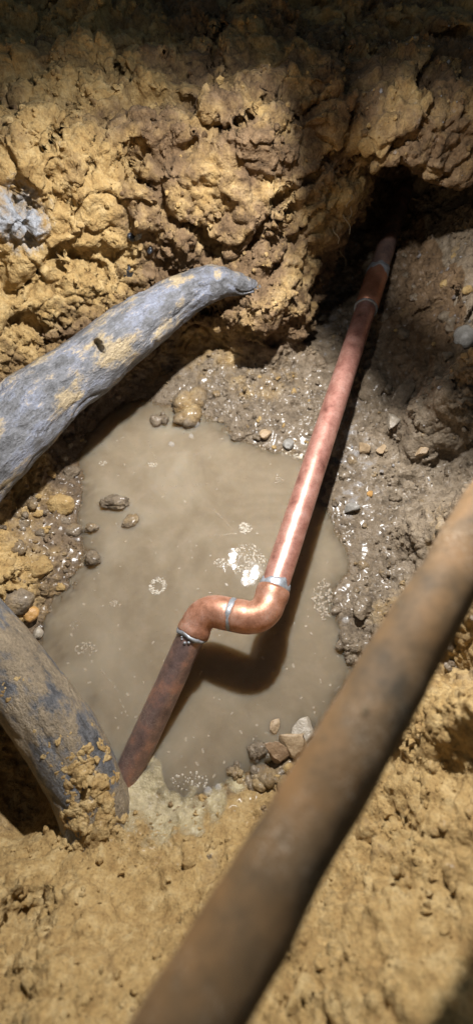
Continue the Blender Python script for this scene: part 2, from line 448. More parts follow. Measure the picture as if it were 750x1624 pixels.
# drop detached crumbs: keep the component with most faces (label propagation)
lab = np.arange(len(V))
for _ in range(60):
    L_ = lab[F]; m_ = L_.min(1)
    if (L_ == m_[:, None]).all(): break
    np.minimum.at(lab, L_.ravel(), np.repeat(m_, 4))
    while True:
        nw = lab[lab]
        if (nw == lab).all(): break
        lab = nw
keep = np.bincount(lab[F[:, 0]]).argmax()
F = F[lab[F[:, 0]] == keep]
usd = np.unique(F); remap = np.full(len(V), -1); remap[usd] = np.arange(len(usd)); V = V[usd]; F = remap[F]
def edges_of(F):
    E = np.stack([F, np.roll(F, -1, 1)], 2).reshape(-1, 2); E.sort(axis=1)
    key = E[:, 0] * (F.max() + 1) + E[:, 1]
    u, inv = np.unique(key, return_inverse=True)
    return np.stack([u // (F.max() + 1), u % (F.max() + 1)], 1), inv.reshape(-1, 4)
def acc3(idx, W, n): return np.stack([np.bincount(idx, W[:, k], n) for k in range(3)], 1)
def smooth(V, F, it):
    E, _ = edges_of(F); deg = np.bincount(E.ravel(), minlength=len(V))[:, None]
    for _ in range(it):
        A = acc3(E[:, 0], V[E[:, 1]], len(V)) + acc3(E[:, 1], V[E[:, 0]], len(V))
        V = .5 * V + .5 * A / deg
    return V
def catmull(V, F):
    E, fe = edges_of(F); nV, nE = len(V), len(E)
    fp = V[F].mean(1)
    cnt = np.bincount(fe.ravel(), minlength=nE)
    fs = acc3(fe.ravel(), np.repeat(fp, 4, 0), nE)
    em = V[E].mean(1)
    ep = np.where((cnt == 2)[:, None], (em * 2 + fs) / 4, em)
    n = np.bincount(F.ravel(), minlength=nV)[:, None].astype(float)
    Fa = acc3(F.ravel(), np.repeat(fp, 4, 0), nV) / n
    dE = np.bincount(E.ravel(), minlength=nV)[:, None]
    Ra = (acc3(E[:, 0], em, nV) + acc3(E[:, 1], em, nV)) / dE
    vp = (Fa + 2 * Ra + (n - 3) * V) / n
    bd = np.zeros(nV, bool); bd[E[cnt == 1].ravel()] = True
    vp[bd] = V[bd]
    VV = np.concatenate([vp, ep, fp])
    e = fe + nV; c = (np.arange(len(F)) + nV + nE)
    FF = np.stack([np.stack([F[:, k], e[:, k], c, e[:, (k + 3) % 4]], 1) for k in range(4)], 1).reshape(-1, 4)
    return VV, FF
V = smooth(V, F, 2)
V, F = catmull(V, F)
nv = len(V)
fn = np.cross(V[F[:, 2]] - V[F[:, 0]], V[F[:, 3]] - V[F[:, 1]])
Nn = acc3(F.ravel(), np.repeat(fn, 4, 0), nv); Nn /= np.linalg.norm(Nn, axis=1)[:, None] + 1e-12
near = (V[:, 2] > -.02)
def zone_masks(V):
    x, y, z = V[:, 0], V[:, 1], V[:, 2]
    n = fbm(V, .12, 2, 2.2)
    cliffm = sst(.40, .5, y + np.clip(-x - .2, 0, .3) * .8)
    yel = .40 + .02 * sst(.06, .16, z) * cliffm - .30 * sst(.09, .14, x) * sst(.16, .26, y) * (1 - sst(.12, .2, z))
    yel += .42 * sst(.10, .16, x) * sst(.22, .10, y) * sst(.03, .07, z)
    yel += .40 * sst(.02, -.03, y) * sst(.004, .02, z)
    yel += .22 * sst(-.12, -.2, x) * sst(.02, .04, z) * sst(.4, .3, y)
    yel += .28 * cliffm * sst(-.02, -.2, x) * sst(.10, .18, z)
    yel -= .22 * sst(.03, .0, z) * (y > .05)
    wet = sst(.055, .008, z + .02 * n) * (1 - .5 * sst(.0, -.05, y))
    wet = np.maximum(wet, .45 * sst(.1, .15, x) * sst(.2, .3, y) * sst(.14, .05, z))
    ha_, hb_ = at(-120, 905, .02), at(178, 1390, .0)
    hol = (hb_.x - ha_.x) * (y - ha_.y) - (hb_.y - ha_.y) * (x - ha_.x) < 0
    wet = wet * np.where(hol, .2, 1); yel = yel + np.where(hol, .25, 0)
    def seen(px, py):
        d_ = np.array(ray(px, py).normalized()[:]); r_ = V - np.array([0, 0, CAM_H]); t_ = r_ @ d_
        k_ = np.nonzero(np.linalg.norm(r_ - t_[:, None] * d_, axis=1) < .006)[0]
        return Vector(V[k_[np.argmin(t_[k_])]])
    q = seen(40, 350); q2 = seen(400, 350)
    blue = .62 * np.exp(-(((x - q.x) / .045) ** 2 + ((y - q.y) / .06) ** 2 + ((z - q.z) / .05) ** 2)) + .25 * np.exp(-(((x - q2.x) / .02) ** 2 + ((y - q2.y) / .03) ** 2 + ((z - q2.z) / .02) ** 2))
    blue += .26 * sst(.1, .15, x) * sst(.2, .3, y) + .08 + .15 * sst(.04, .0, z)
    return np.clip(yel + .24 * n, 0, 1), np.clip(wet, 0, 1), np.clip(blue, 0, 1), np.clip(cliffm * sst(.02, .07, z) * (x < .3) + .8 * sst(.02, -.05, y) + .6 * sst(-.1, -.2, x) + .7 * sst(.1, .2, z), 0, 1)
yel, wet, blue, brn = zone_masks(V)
ch1 = chunks(V, .034, 1.7, 1.2); ch2 = chunks(V, .014, 4.1, 1.2); ch3 = chunks(V, .0065, 8.3, 1.0)
lump = sst(-.1, .35, fbm(V, .07, 2, 7.7) + .1)
clf = sst(.42, .5, V[:, 1] + np.clip(-V[:, 0] - .2, 0, .3) * .8) * (V[:, 0] < .25)
cl = sst(0, .05, V[:, 2]) * .7 + .3
soft = np.clip(.6 + .4 * sst(0.0, .02, V[:, 2]), 0, 1)
dd = soft * (.0052 * ch1 * (.5 + .5 * clf) * sst(.01, .05, V[:, 2]) + .0038 * ch2 * (.2 + .8 * lump) + .0019 * ch3 * (.2 + .8 * lump) + .0020 * fbm(V, .010, 3, 6.3) + .004 * fbm(V, .03, 2, 8.8) * cl)
top = sst(.28, .30, V[:, 2]) * sst(.6, .75, V[:, 1])
V = V + Nn * dd[:, None]
# the outer rim of the ground runs out to the horizon
for a, lo, hi in ((0, -.47, .47), (1, -.27, 1.00)):
    dlo = np.clip(lo - V[:, a], 0, 1); dhi = np.clip(V[:, a] - hi, 0, 1)
    V[:, a] += -60 * (dlo / .06) ** 3 + 60 * (dhi / .07) ** 3
me = mesh_np('ground', V, F)
ca = me.color_attributes.new('zone', 'FLOAT_COLOR', 'POINT')
ca.data.foreach_set('color', np.stack([yel, wet, blue, brn], 1).astype(np.float32).ravel())
ground = add('ground', me, M['soil']); ground['kind'] = 'structure'
bvh = BVHTree.FromPolygons(V.tolist(), F.tolist())
print('ground verts', nv)
def hit(px, py):
    d = ray(px, py).normalized()
    loc, nor, i, dist = bvh.ray_cast(Vector((0, 0, CAM_H)), d)
    wz = at(px, py, 0.0)
    if loc is None or loc.z < 0: return wz, Vector((0, 0, 1))
    return loc, nor
def drop(x, y, ztop=.16):
    loc, nor, i, dist = bvh.ray_cast(Vector((x, y, ztop)), Vector((0, 0, -1)))
    if loc is None: return None, None
    return loc, nor

# ------------------------------------------------------------------ water
n1_, n2_ = 150, 170
gxw = np.linspace(-.36, .26, n1_); gyw = np.linspace(-.16, .58, n2_)
wv = np.array([(a, b_, 0) for a in gxw for b_ in gyw])
wa, wb = at(-120, 905, .02), at(178, 1390, .0)      # the dry hollow lies beyond the lower root
side = (wb.x - wa.x) * (wv[:, 1] - wa.y) - (wb.y - wa.y) * (wv[:, 0] - wa.x) > 0
dep = np.zeros(len(wv))
for i, v in enumerate(wv):
    loc, nor, ii_, dist = bvh.ray_cast(Vector((v[0], v[1], .0)), Vector((0, 0, -1)))
    dep[i] = dist if loc is not None else 0
wf = np.array([(i*n2_+j, (i+1)*n2_+j, (i+1)*n2_+j+1, i*n2_+j+1) for i in range(n1_-1) for j in range(n2_-1)])
wf = wf[side[wf].all(1)]
wm = mesh_np('water', wv, wf)
da = wm.attributes.new('depth', 'FLOAT', 'POINT'); da.data.foreach_set('value', dep.astype(np.float32))
water = add('water', wm, M['water']); water['kind'] = 'structure'

# ------------------------------------------------------------------ tubes
def frames(pts):
    pts = [Vector(p) for p in pts]; T = []
    for i in range(len(pts)):
        a = pts[max(0, i-1)]; b_ = pts[min(len(pts)-1, i+1)]; T.append((b_ - a).normalized())
    up = Vector((0, 0, 1)) if abs(T[0].z) < .9 else Vector((1, 0, 0))
    nrm = (up - T[0] * up.dot(T[0])).normalized(); out = []
    for tt in T:
        nrm = (nrm - tt * nrm.dot(tt)).normalized(); out.append((nrm, tt.cross(nrm), tt))
    return pts, out
def tube(pts, rad, seg=32, cap=True):
    pts, fr = frames(pts)
    V = []; F = []
    for i, (p, (a, b_, tt)) in enumerate(zip(pts, fr)):
        r = rad[i] if hasattr(rad, '__len__') else rad
        for k in range(seg):
            an = 2 * math.pi * k / seg
            V.append(p + (a * math.cos(an) + b_ * math.sin(an)) * r)
    for i in range(len(pts) - 1):
        for k in range(seg):
            F.append((i*seg+k, i*seg+(k+1) % seg, (i+1)*seg+(k+1) % seg, (i+1)*seg+k))
    if cap:
        for ring, rev in ((0, True), (len(pts)-1, False)):
            c = len(V); V.append(pts[ring])
            for k in range(seg):
                a_, b2 = ring*seg+k, ring*seg+(k+1) % seg
                F.append((c, b2, a_, a_) if rev else (c, a_, b2, b2))
    return np.array([tuple(v) for v in V]), F
def mesh_any(name, V, F, smooth=True):
    me = bpy.data.meshes.new(name)
    F = [tuple(dict.fromkeys(f)) for f in F]
    me.from_pydata([tuple(v) for v in V], [], F); me.update()
    me.polygons.foreach_set('use_smooth', np.full(len(me.polygons), smooth))
    return me
def lerp(a, b, n): return [a.lerp(b, i / (n - 1)) for i in range(n)]
def rough_mesh(V, c, amp, sc, off=0.):
    V = np.asarray(V); return V

# copper pipe run -------------------------------------------------
R = .0143
ZU = .076
def up_axis(y): return at(452 - .327 * (y - 880), y, ZU + (880 - y) * .00001)
c1 = at(421, 987, .072); c2 = at(323, 966, .064)
ent = at(209, 1216, -.004)
u_dir = (up_axis(520) - up_axis(880)).normalized()
c1 = up_axis(985)
m_dir = (c2 - c1).normalized()
l_dir = (ent - c2).normalized()
def arc(c, din, dout, r, n=16):
    # fillet: din = direction arriving from, dout = leaving direction (both pointing away from c)
    ang = din.angle(dout); tl = r / math.tan(ang / 2)
    a = c + din * tl; b_ = c + dout * tl
    bis = (din + dout).normalized(); ctr = c + bis * (r / math.sin(ang / 2))
    pts = []
    va = (a - ctr); vb = (b_ - ctr); th = va.angle(vb); ax = va.cross(vb).normalized()
    for i in range(n): pts.append(ctr + Matrix.Rotation(th * i / (n-1), 3, ax) @ va)
    return pts, tl
ER = .0205
arc1, t1 = arc(c1, u_dir, m_dir, ER); arc2, t2 = arc(c2, -m_dir, l_dir, ER)
CP = empty('copper_pipe', c1, 'copper water pipe with two soldered elbows crossing the muddy pool', 'pipe')
def part(name, V, F, mat, parent=None, smooth=True):
    parent = parent or CP
    V = np.asarray(V) - np.array(parent.location)[None] if parent.parent is None else np.asarray(V) - np.array(parent.parent.location)[None]
    return add(name, mesh_any(name, V, F, smooth), mat, parent)
e1 = arc1[0] + u_dir * .016            # mouth of the upper elbow
e4 = arc2[-1] + l_dir * .012           # mouth of the lower elbow
cpl0 = up_axis(489); cpl1 = up_axis(432); far = up_axis(300)
V_, F_ = tube(lerp(e1 - u_dir * .01, cpl0 + u_dir * .004, 30), R)
V_ = V_ + .00025 * np.stack([pnoise(V_, .05, k) for k in (1., 5., 9.)], 1)
o = part('pipe_section', V_, F_, M['copper_bright']); o['label'] = 'bright pink copper length'
V_, F_ = tube(lerp(e4 - l_dir * .008, ent + l_dir * .06, 20), R)
V_ = V_ + .0004 * np.stack([pnoise(V_, .03, k) for k in (1., 5., 9.)], 1)
o = part('pipe_section', V_, F_, M['copper_dark']); o['label'] = 'dull brown-purple length dipping into the water'
V_, F_ = tube(lerp(cpl1 - u_dir * .004, far, 12), R)
o = part('pipe_section', V_, F_, M['copper_dark']); o['label'] = 'length running back into the dark hollow'
RF = .0164
mid = (arc1[-1] + arc2[0]) / 2
def elbow(pts, lipA, lipB):
    pts = [Vector(p) for p in pts]; n = len(pts)
    rad = [RF] * n
    for k_, e_ in ((0, .0004), (1, .0009), (2, .0009), (3, .0007)):
        rad[k_] += e_ * lipA; rad[-1 - k_] += e_ * lipB
    V_, F_ = tube(pts, rad, 40)
    return V_ + .0004 * np.stack([pnoise(V_, .018, k) for k in (1., 5., 9.)], 1), F_
p1 = lerp(e1, arc1[0], 6)[:-1] + arc1 + lerp(arc1[-1], mid - m_dir * .0008, 4)[1:]
p2 = lerp(mid + m_dir * .0008, arc2[0], 4)[:-1] + arc2 + lerp(arc2[-1], e4, 6)[1:]
V_, F_ = elbow(p1, 1, .5); part('elbow', V_, F_, M['copper_elbow'])
V_, F_ = elbow(p2, .5, 1); part('elbow', V_, F_, M['copper_elbow'])
def solder(c, d, r, wdt, amp, seed, name='solder_joint', bul=.0014):
    pts = [c + d * (wdt * (i / 8 - .5)) for i in range(9)]
    rad = [r + bul * math.sin(math.pi * i / 8) ** .6 for i in range(9)]
    V_, F_ = tube(pts, rad, 48)
    k = np.array([tuple((Vector(v) - c)) for v in V_])
    al = k @ np.array(d)
    rn = np.array([tuple(Vector(v) - c - d * a) for v, a in zip(V_, al)])
    rl = np.linalg.norm(rn, axis=1, keepdims=True) + 1e-9
    n_ = fbm(V_ + seed, .008, 3)[:, None]
    V_ = V_ + rn / rl * amp * (n_ + .15) * (rl > .005)
    V_ = V_ + np.array(d)[None] * (fbm(V_ + seed + 3, .012, 2)[:, None] * wdt * .45) * (rl > .005)
    return part(name, V_, F_, M['solder'])
solder(e1 + u_dir * .002, u_dir, RF - .0018, .013, .0005, 1., bul=.0014)
solder(mid, m_dir, RF - .0003, .0060, .0007, 2., bul=.0008)
solder(e4 + l_dir * .0008, l_dir, RF - .0009, .0050, .0013, 3., bul=.0012)
solder(cpl0, u_dir, RF - .0002, .0028, .0003, 4., bul=.0007)
solder(cpl1 - u_dir * .002, u_dir, RF - .0010, .016, .0010, 5.)
V_, F_ = tube(lerp(cpl0, cpl1, 8), RF, 40); part('coupling', V_, F_, M['copper_fitting'])
# drips of solder below the lower joint
for k in range(6):
    a = -.4 + .25 * k + random.uniform(-.1, .1)
    side = (Vector((0, -.2, 1)) - l_dir * Vector((0, -.2, 1)).dot(l_dir)).normalized()
    tng = l_dir.cross(side)
    q = e4 + l_dir * random.uniform(.003, .009) + (side * math.cos(a) + tng * math.sin(a)) * (R + .0003)
    bm = bmesh.new(); bmesh.ops.create_icosphere(bm, subdivisions=2, radius=random.uniform(.0009, .0019))
    for v in bm.verts: v.co = v.co * (1 + random.uniform(-.15, .15)) + q
    V_ = [v.co[:] for v in bm.verts]; F_ = [[v.index for v in fc.verts] for fc in bm.faces]; bm.free()
    part('solder_drip', V_, F_, M['solder'])

# roots -----------------------------------------------------------
def spline(P, n):
    P = [Vector(p) for p in P]; P = [P[0]*2-P[1]] + P + [P[-1]*2-P[-2]]
    out = []
    segs = len(P) - 3
    for s_ in range(n):
        u = s_ / (n-1) * segs; i = min(int(u), segs-1); f_ = u - i
        a, b_, c_, d_ = P[i:i+4]
        out.append(.5 * ((2*b_) + (c_-a)*f_ + (2*a-5*b_+4*c_-d_)*f_*f_ + (3*b_-a-3*c_+d_)*f_**3))
    return out
def root_mesh(ctrl_pts, rads, n, seg, amp, seed, flat=.9):
    pts = spline(ctrl_pts, n)
    rad = np.interp(np.linspace(0, 1, n), np.linspace(0, 1, len(rads)), rads)
    V_, F_ = tube(pts, list(rad), seg)
    cen = np.repeat(np.array([p[:] for p in pts]), seg, 0)
    cen = np.concatenate([cen, np.array([pts[0][:], pts[-1][:]])])
    rn = V_ - cen; rl = np.linalg.norm(rn, axis=1, keepdims=True); rr = rn / (rl + 1e-9)
    dirv = np.array((Vector(ctrl_pts[-1]) - Vector(ctrl_pts[0])).normalized()[:])
    al = V_ @ dirv
    # wrinkles run along the root: squash the noise lookup on its length
    W = V_ - np.outer(al, dirv) * .75
    d_ = amp * fbm(V_ + seed, .07, 2) + amp * .45 * fbm(W + seed, .022, 3) + amp * .18 * fbm(V_ + seed, .008, 3)
    rg = 1 - np.abs(pnoise(W + seed, .03, 3.3)) * 2
    d_ -= amp * .5 * sst(.82, 1.0, rg)
    V_ = V_ + rr * d_[:, None] * (rl > 1e-5)
    ln = sum((pts[i + 1] - pts[i]).length for i in range(n - 1))
    sA = np.repeat(np.linspace(0, ln, n), seg); th = np.tile(2 * np.pi * np.arange(seg) / seg, n); rA = np.repeat(rad, seg)
    RC = np.stack([sA, rA * np.cos(th), rA * np.sin(th)], 1)
    RC = np.concatenate([RC, [[0, 0, 0], [ln, 0, 0]]])
    return V_, F_, RC
rt = empty('tree_root', at(150, 580, .13), 'thick grey-blue clay-smeared root tapering to a torn tip above the pool', 'root')
Pz = [atd(-90, 790, .47), atd(0, 702, .50), atd(75, 630, .53), atd(150, 570, .555), atd(225, 512, .575), atd(290, 470, .588), atd(345, 449, .596), atd(392, 453, .602), atd(413, 457, .606)]
V_, F_, ptsU = root_mesh(Pz, [.042, .0405, .038, .0345, .031,   .026, .0215, .0095, .0015], 220, 96, .0042, 11.)
# torn notch near the tip and the black slit
nt_ = np.array(atd(344, 436, .585)[:]); sl_ = np.array(atd(151, 541, .525)[:])
# find the surface point facing the camera at the slit
camp = np.array([0, 0, CAM_H]); sd_ = np.array(ray(151, 541).normalized()[:])
rel = V_ - camp; tt_ = rel @ sd_; dist = np.linalg.norm(rel - tt_[:, None] * sd_, axis=1)
cand = np.nonzero(dist < .006)[0]; ci = cand[np.argmin(tt_[cand])]; sp0 = V_[ci]
ax_ = np.array((atd(146, 528, .5) - atd(156, 553, .5)).normalized()[:])
r_ = V_ - sp0; la = r_ @ ax_; ll = np.linalg.norm(r_ - la[:, None] * ax_, axis=1)
msk = np.exp(-(la / .009) ** 4) * np.exp(-(ll / .0042) ** 4) * (np.linalg.norm(r_, axis=1) < .02)
V_ = V_ + sd_[None] * (msk * .017)[:, None]
rel = V_ - camp; sd2 = np.array(ray(345, 432).normalized()[:]); tt_ = rel @ sd2; dist = np.linalg.norm(rel - tt_[:, None] * sd2, axis=1)
msk = np.exp(-(dist / .006) ** 2)
V_ = V_ + np.array([.0, -.004, -.008]) * msk[:, None]
def rpart(root, name, V_, F_, mat, RC=None):
    me_ = mesh_any(name, np.asarray(V_) - np.array(root.location)[None], F_)
    if RC is not None:
        a_ = me_.attributes.new('along', 'FLOAT_VECTOR', 'POINT'); a_.data.foreach_set('vector', RC.astype(np.float32).ravel())
    return add(name, me_, mat, root)
rpart(rt, 'root_body', V_, F_, M['root_upper'], ptsU)
rl_ = empty('tree_root', at(60, 1110, .03), 'dark grey root caked with ochre mud diving into the near shore', 'root')
Pz = [atd(-120, 905, .50), atd(-50, 985, .49), atd(5, 1050, .478), atd(55, 1110, .468), atd(100, 1175, .462), atd(135, 1240, .460), atd(160, 1310, .456), atd(178, 1390, .46), atd(190, 1470, .47)]
V_, F_, ptsL = root_mesh(Pz, [.037, .0365, .036, .0355,   .0345, .0340, .0335, .033, .032], 220, 96, .0022, 23.)
rpart(rl_, 'root_body', V_, F_, M['root_lower'], ptsL)
rbvh = BVHTree.FromPolygons([tuple(v) for v in V_], [tuple(dict.fromkeys(f_)) for f_ in F_])

# ------------------------------------------------------------------ lumps and stones
def lump_mesh(name, seed, sub=3, amp=.35, angular=0.0, sq=(1, 1, .7), fine=.12):
    bm = bmesh.new(); bmesh.ops.create_icosphere(bm, subdivisions=sub, radius=1)
    V_ = np.array([v.co[:] for v in bm.verts]); F_ = [[v.index for v in fc.verts] for fc in bm.faces]; bm.free()
    if angular:
        rs = np.random.default_rng(int(seed * 10)); nrm = rs.normal(size=(11, 3)); nrm /= np.linalg.norm(nrm, axis=1)[:, None]
        for q in nrm:
            cut = rs.uniform(.32, .68); dp = V_ @ q
            V_ = V_ - np.outer(np.clip(dp - cut, 0, None) * angular, q)
    L = np.linalg.norm(V_, axis=1, keepdims=True); D = V_ / L
    V_ = V_ + D * (amp * fbm(V_ + seed * 3.7, 1.1, 2)[:, None] + fine * fbm(V_ + seed * 1.3, .35, 3)[:, None])
    V_ = V_ * np.array(sq)
    V_ = V_ / np.abs(V_[:, :2]).max()
    return V_, F_
def blob_cluster(seed, n, sub=2):
    # a crumbly clod: several lumps fused into one mesh
    rs = np.random.default_rng(seed); VV = []; FF = []; off = 0
    for k in range(n):
        V_, F_ = lump_mesh('', seed + k * .37, sub, .3, 0, (1, 1, .8))
        r = rs.uniform(.28, .62); c = rs.normal(size=3) * np.array([.42, .42, .18]); c[2] = abs(c[2]) * .6
        V_ = V_ * r + c; VV.append(V_); FF += [[i + off for i in fc] for fc in F_]; off += len(V_)
    V_ = np.concatenate(VV)
    return V_ / np.abs(V_[:, :2]).max(), FF
def place(name, V_, F_, mat, pos, size, nor=None, rotz=0., sink=.25, sq=1.0):
    me = mesh_any(name, np.asarray(V_) * size, F_)
    o = add(name, me, mat)
    z = Vector((0, 0, 1)).lerp(nor, .7).normalized() if nor is not None else Vector((0, 0, 1))
    q = Vector((0, 0, 1)).rotation_difference(z)
    o.rotation_mode = 'QUATERNION'
    from mathutils import Quaternion
    o.rotation_quaternion = q @ Quaternion((0, 0, 1), rotz)
    zmin = np.asarray(V_)[:, 2].min() * size
    o.location = Vector(pos) + z * (-zmin * (1 - 2 * sink))
    return o
PX = .55 / 750     # metres per photo pixel at the pool, from the camera height
# (pixel x, y, half width px, material, shape, rotation, label, category, name)
notable = [
 (47,976,14,'stone_orange','round',.3,'rounded orange-tan stone beside the dark grey mud-caked root','stone','stone'),
 (62,1004,12,'stone_pale','round',1.2,'small whitish stone at the water edge touching the dark root','stone','stone'),
 (559,806,14,'stone_grey','angular',.4,'flat grey angular stone on the muddy bank right of the copper pipe','stone','stone'),
 (588,784,7,'stone_orange','angular',.9,'tiny bright orange stone just above the flat grey angular one','stone','stone'),
 (577,712,15,'stone_tan','angular',.1,'tan square-edged rock close beside the copper pipe on the bank','stone','stone'),
 (624,669,17,'stone_pale','angular',2.0,'pale angular stone lying at the edge of the shadow on the bank','stone','stone'),
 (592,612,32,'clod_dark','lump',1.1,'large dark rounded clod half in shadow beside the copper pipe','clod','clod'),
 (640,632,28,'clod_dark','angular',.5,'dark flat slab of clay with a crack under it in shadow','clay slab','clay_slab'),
 (437,1200,30,'stone_brown','slab',1.9,'brown flat stone leaning at the near water edge','stone','stone'),
 (468,1184,32,'stone_tan','slab',2.3,'tan broken stone with grey face leaning on the brown flat stone','stone','stone'),
 (484,1160,24,'stone_pale','angular',.2,'pale stone at the near shore just before the rusty pipe','stone','stone'),
 (407,1190,17,'clod_grey','lump',.8,'wet grey rounded lump standing in the water by leaning stones','clod','clod'),
 (433,1150,13,'stone_tan','slab',1.4,'small tan chip lying alone in the water near leaning stones','stone','stone'),
 (181,800,25,'clod_grey','long',.05,'long wet grey clod standing alone in the brown water','clod','clod'),
 (147,838,13,'clod_wet','lump',.4,'small round wet lump between the long clod and the bank','clod','clod'),
 (150,888,14,'clod_grey','lump',1.4,'pale shiny wet clod at the tip of the left mud spit','clod','clod'),
 (207,826,17,'clod_wet','flat',.7,'low clod barely breaking the water next to the long clod','clod','clod'),
 (290,655,44,'clod_wet','cluster',.2,'big lumpy mass of wet clay clods under the grey-blue root','clod','clod'),
 (250,668,18,'clod_grey','cluster',1.2,'small wet clod against the big lumpy mass','clod','clod'),
 (421,690,10,'stone_tan','round',.4,'tan pebble on the back shore left of the copper pipe','pebble','pebble'),
 (457,706,11,'stone_grey','round',1.4,'grey wet pebble at the back shore touching the copper pipe side','pebble','pebble'),
 (377,694,13,'clod_grey','lump',.4,'grey wet lump at the waterline below the cliff','clod','clod'),
 (550,1015,24,'clod_grey','cluster',.4,'cluster of wet grey lumps at the right waterline','clod','clod'),
 (560,1048,18,'clod_grey','cluster',1.9,'little heap of round lumps partly behind the rusty pipe','clod','clod'),
 (572,965,24,'clod_grey','lump',.9,'smooth rounded grey mud lump above the right waterline','clod','clod'),
 (607,715,10,'stone_tan','angular',1.1,'small tan stone uphill of the square-edged rock','stone','stone'),
 (668,715,13,'stone_tan','angular',.6,'ochre angular stone on the upper right bank slope','stone','stone'),
 (735,540,22,'stone_grey','round',.6,'grey rounded stone stuck high in the right bank','stone','stone'),
 (208,376,9,'stone_black','round',.4,'glossy black pebble stuck alone high in the yellow cliff','pebble','pebble'),
 (206,432,10,'stone_black','angular',1.4,'glossy black stone stuck in a crack of the cliff above the root','pebble','pebble'),
 (240,395,8,'stone_black','angular',.9,'blue-black sliver stuck in the cliff face','pebble','pebble'),
 (220,372,9,'stone_grey','angular',.9,'grey sliver next to the high black pebble','pebble','pebble'),
 (548,755,12,'clod_dark','lump',.5,'dark shiny lump at the waterline right of the copper pipe','clod','clod'),
 (372,1222,14,'clod_wet','cluster',.5,'little cluster of wet bubbles of mud at the near shore','clod','clod'),
]
for i, (px, py, hw, mt, shp, rz, lab_, cat, nm) in enumerate(notable):
    pos, nor = hit(px, py)
    depth = (pos - Vector((0, 0, CAM_H))).dot(Vector((0, math.cos(PITCH), -math.sin(PITCH))))
    size = hw * depth / 750
    if shp == 'cluster': V_, F_ = blob_cluster(40 + i, 11, 3)
    elif shp == 'angular': V_, F_ = lump_mesh('', i + .3, 4, .15, .95, (1, .8, .6), .04)
    elif shp == 'slab': V_, F_ = lump_mesh('', i + .3, 4, .15, .95, (1, .7, .32), .05)
    elif shp == 'long': V_, F_ = lump_mesh('', i + .3, 4, .4, 0, (1, .5, .45), .2)
    elif shp == 'flat': V_, F_ = lump_mesh('', i + .3, 4, .3, 0, (1, .7, .3), .12)
    else: V_, F_ = lump_mesh('', i + .3, 4, .3 if shp == 'lump' else .15, .3, (1, .85, .72), .15 if shp == 'lump' else .05)
    o = place(nm, V_, F_, M[mt], pos, size, nor if pos.z > .004 else None, rz, .3 if shp != 'slab' else .12)
    if shp == 'slab' and py > 1160:
        from mathutils import Quaternion
        o.rotation_quaternion = Quaternion((1, 0, 0), .75) @ Quaternion((0, 0, 1), rz)
        o.location.z += size * .25
    tag(o, lab_, cat)

# look-alike clods strewn along the shores: each one its own object
protos = []
for k in range(10):
    if k % 3 == 0: V_, F_ = blob_cluster(90 + k, 5, 2)
    else: V_, F_ = lump_mesh('', k + 50.5, 3, .32, .5 if k % 2 else 0, (1, .85, .7), .16)
    protos.append((V_, F_, mesh_any('clod', V_, F_)))
CLOD = {'clod_wet': 'wet brown clod', 'clod_ochre': 'ochre yellow clod', 'clod_grey': 'wet grey clod', 'clod_dark': 'dark grey clod'}
def strew(cnt, boxpx, smin_, smax_, mats, label, group, drowned=False):
    made = 0; tries = 0
    while made < cnt and tries < cnt * 12:
        tries += 1
        px = random.uniform(boxpx[0], boxpx[2]); py = random.uniform(boxpx[1], boxpx[3])
        pos, nor = hit(px, py)
        if drowned:
            q = at(px, py, 0); pos, nor = drop(q.x, q.y, .05)
            if pos is None or pos.z > -.002 or pos.z < -.013: continue
        elif pos.z <= .0001: continue
        V_, F_, me0 = random.choice(protos)
        mt = random.choice(mats)
        key = me0.name + mt
        if key not in bpy.data.meshes:
            mm = me0.copy(); mm.name = key; mm.materials.clear(); mm.materials.append(M[mt])
        o = bpy.data.objects.new('clod', bpy.data.meshes[key]); C.objects.link(o)
        s_ = smin_ * (smax_ / smin_) ** (random.random() ** 1.8)
        o.scale = (s_, s_ * random.uniform(.75, 1.1), s_ * random.uniform(.75, 1.1))
        o.rotation_euler = (random.uniform(-.4, .4), random.uniform(-.4, .4), random.uniform(0, 6.28))
        o.location = pos - nor * s_ * .12
        tag(o, label.format(CLOD[mt]), 'clod', CLOD[mt] + 's: ' + group); made += 1
strew(34, (0,690,150,990), .007, .021, ['clod_wet', 'clod_ochre', 'clod_wet', 'clod_grey'], '{} lying on the bank between the two grey roots', 'clods between the two roots')
strew(28, (0,690,150,990), .003, .007, ['clod_wet', 'clod_ochre', 'clod_grey'], 'small {} strewn on the bank between the two grey roots', 'small clods between the two roots')
strew(34, (380,590,500,730), .003, .010, ['clod_wet', 'clod_grey', 'clod_ochre'], '{} in the rubble at the cliff foot beside the copper pipe', 'rubble at the cliff foot')
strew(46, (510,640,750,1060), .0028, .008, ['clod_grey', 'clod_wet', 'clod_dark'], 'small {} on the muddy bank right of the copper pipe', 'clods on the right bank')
strew(12, (520,640,720,1060), .008, .016, ['clod_grey', 'clod_wet'], 'large {} pressed into the muddy bank right of the copper pipe', 'large clods on the right bank')
strew(20, (240,620,360,700), .003, .009, ['clod_wet', 'clod_grey'], '{} at the waterline in the shade of the grey-blue root', 'clods below the upper root')
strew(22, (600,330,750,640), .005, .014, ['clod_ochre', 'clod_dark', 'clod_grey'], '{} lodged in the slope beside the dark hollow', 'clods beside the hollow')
strew(18, (300,1215,500,1400), .003, .009, ['clod_ochre', 'clod_wet'], '{} on the near bank below the leaning stones', 'clods on the near bank')
strew(30, (340,1180,500,1250), .006, .015, ['clod_wet', 'clod_ochre', 'clod_grey'], '{} in the rubble along the near waterline', 'rubble along the near waterline')
strew(22, (560,1000,750,1400), .004, .012, ['clod_ochre'], '{} on the bank behind the rusty pipe', 'clods behind the rusty pipe')
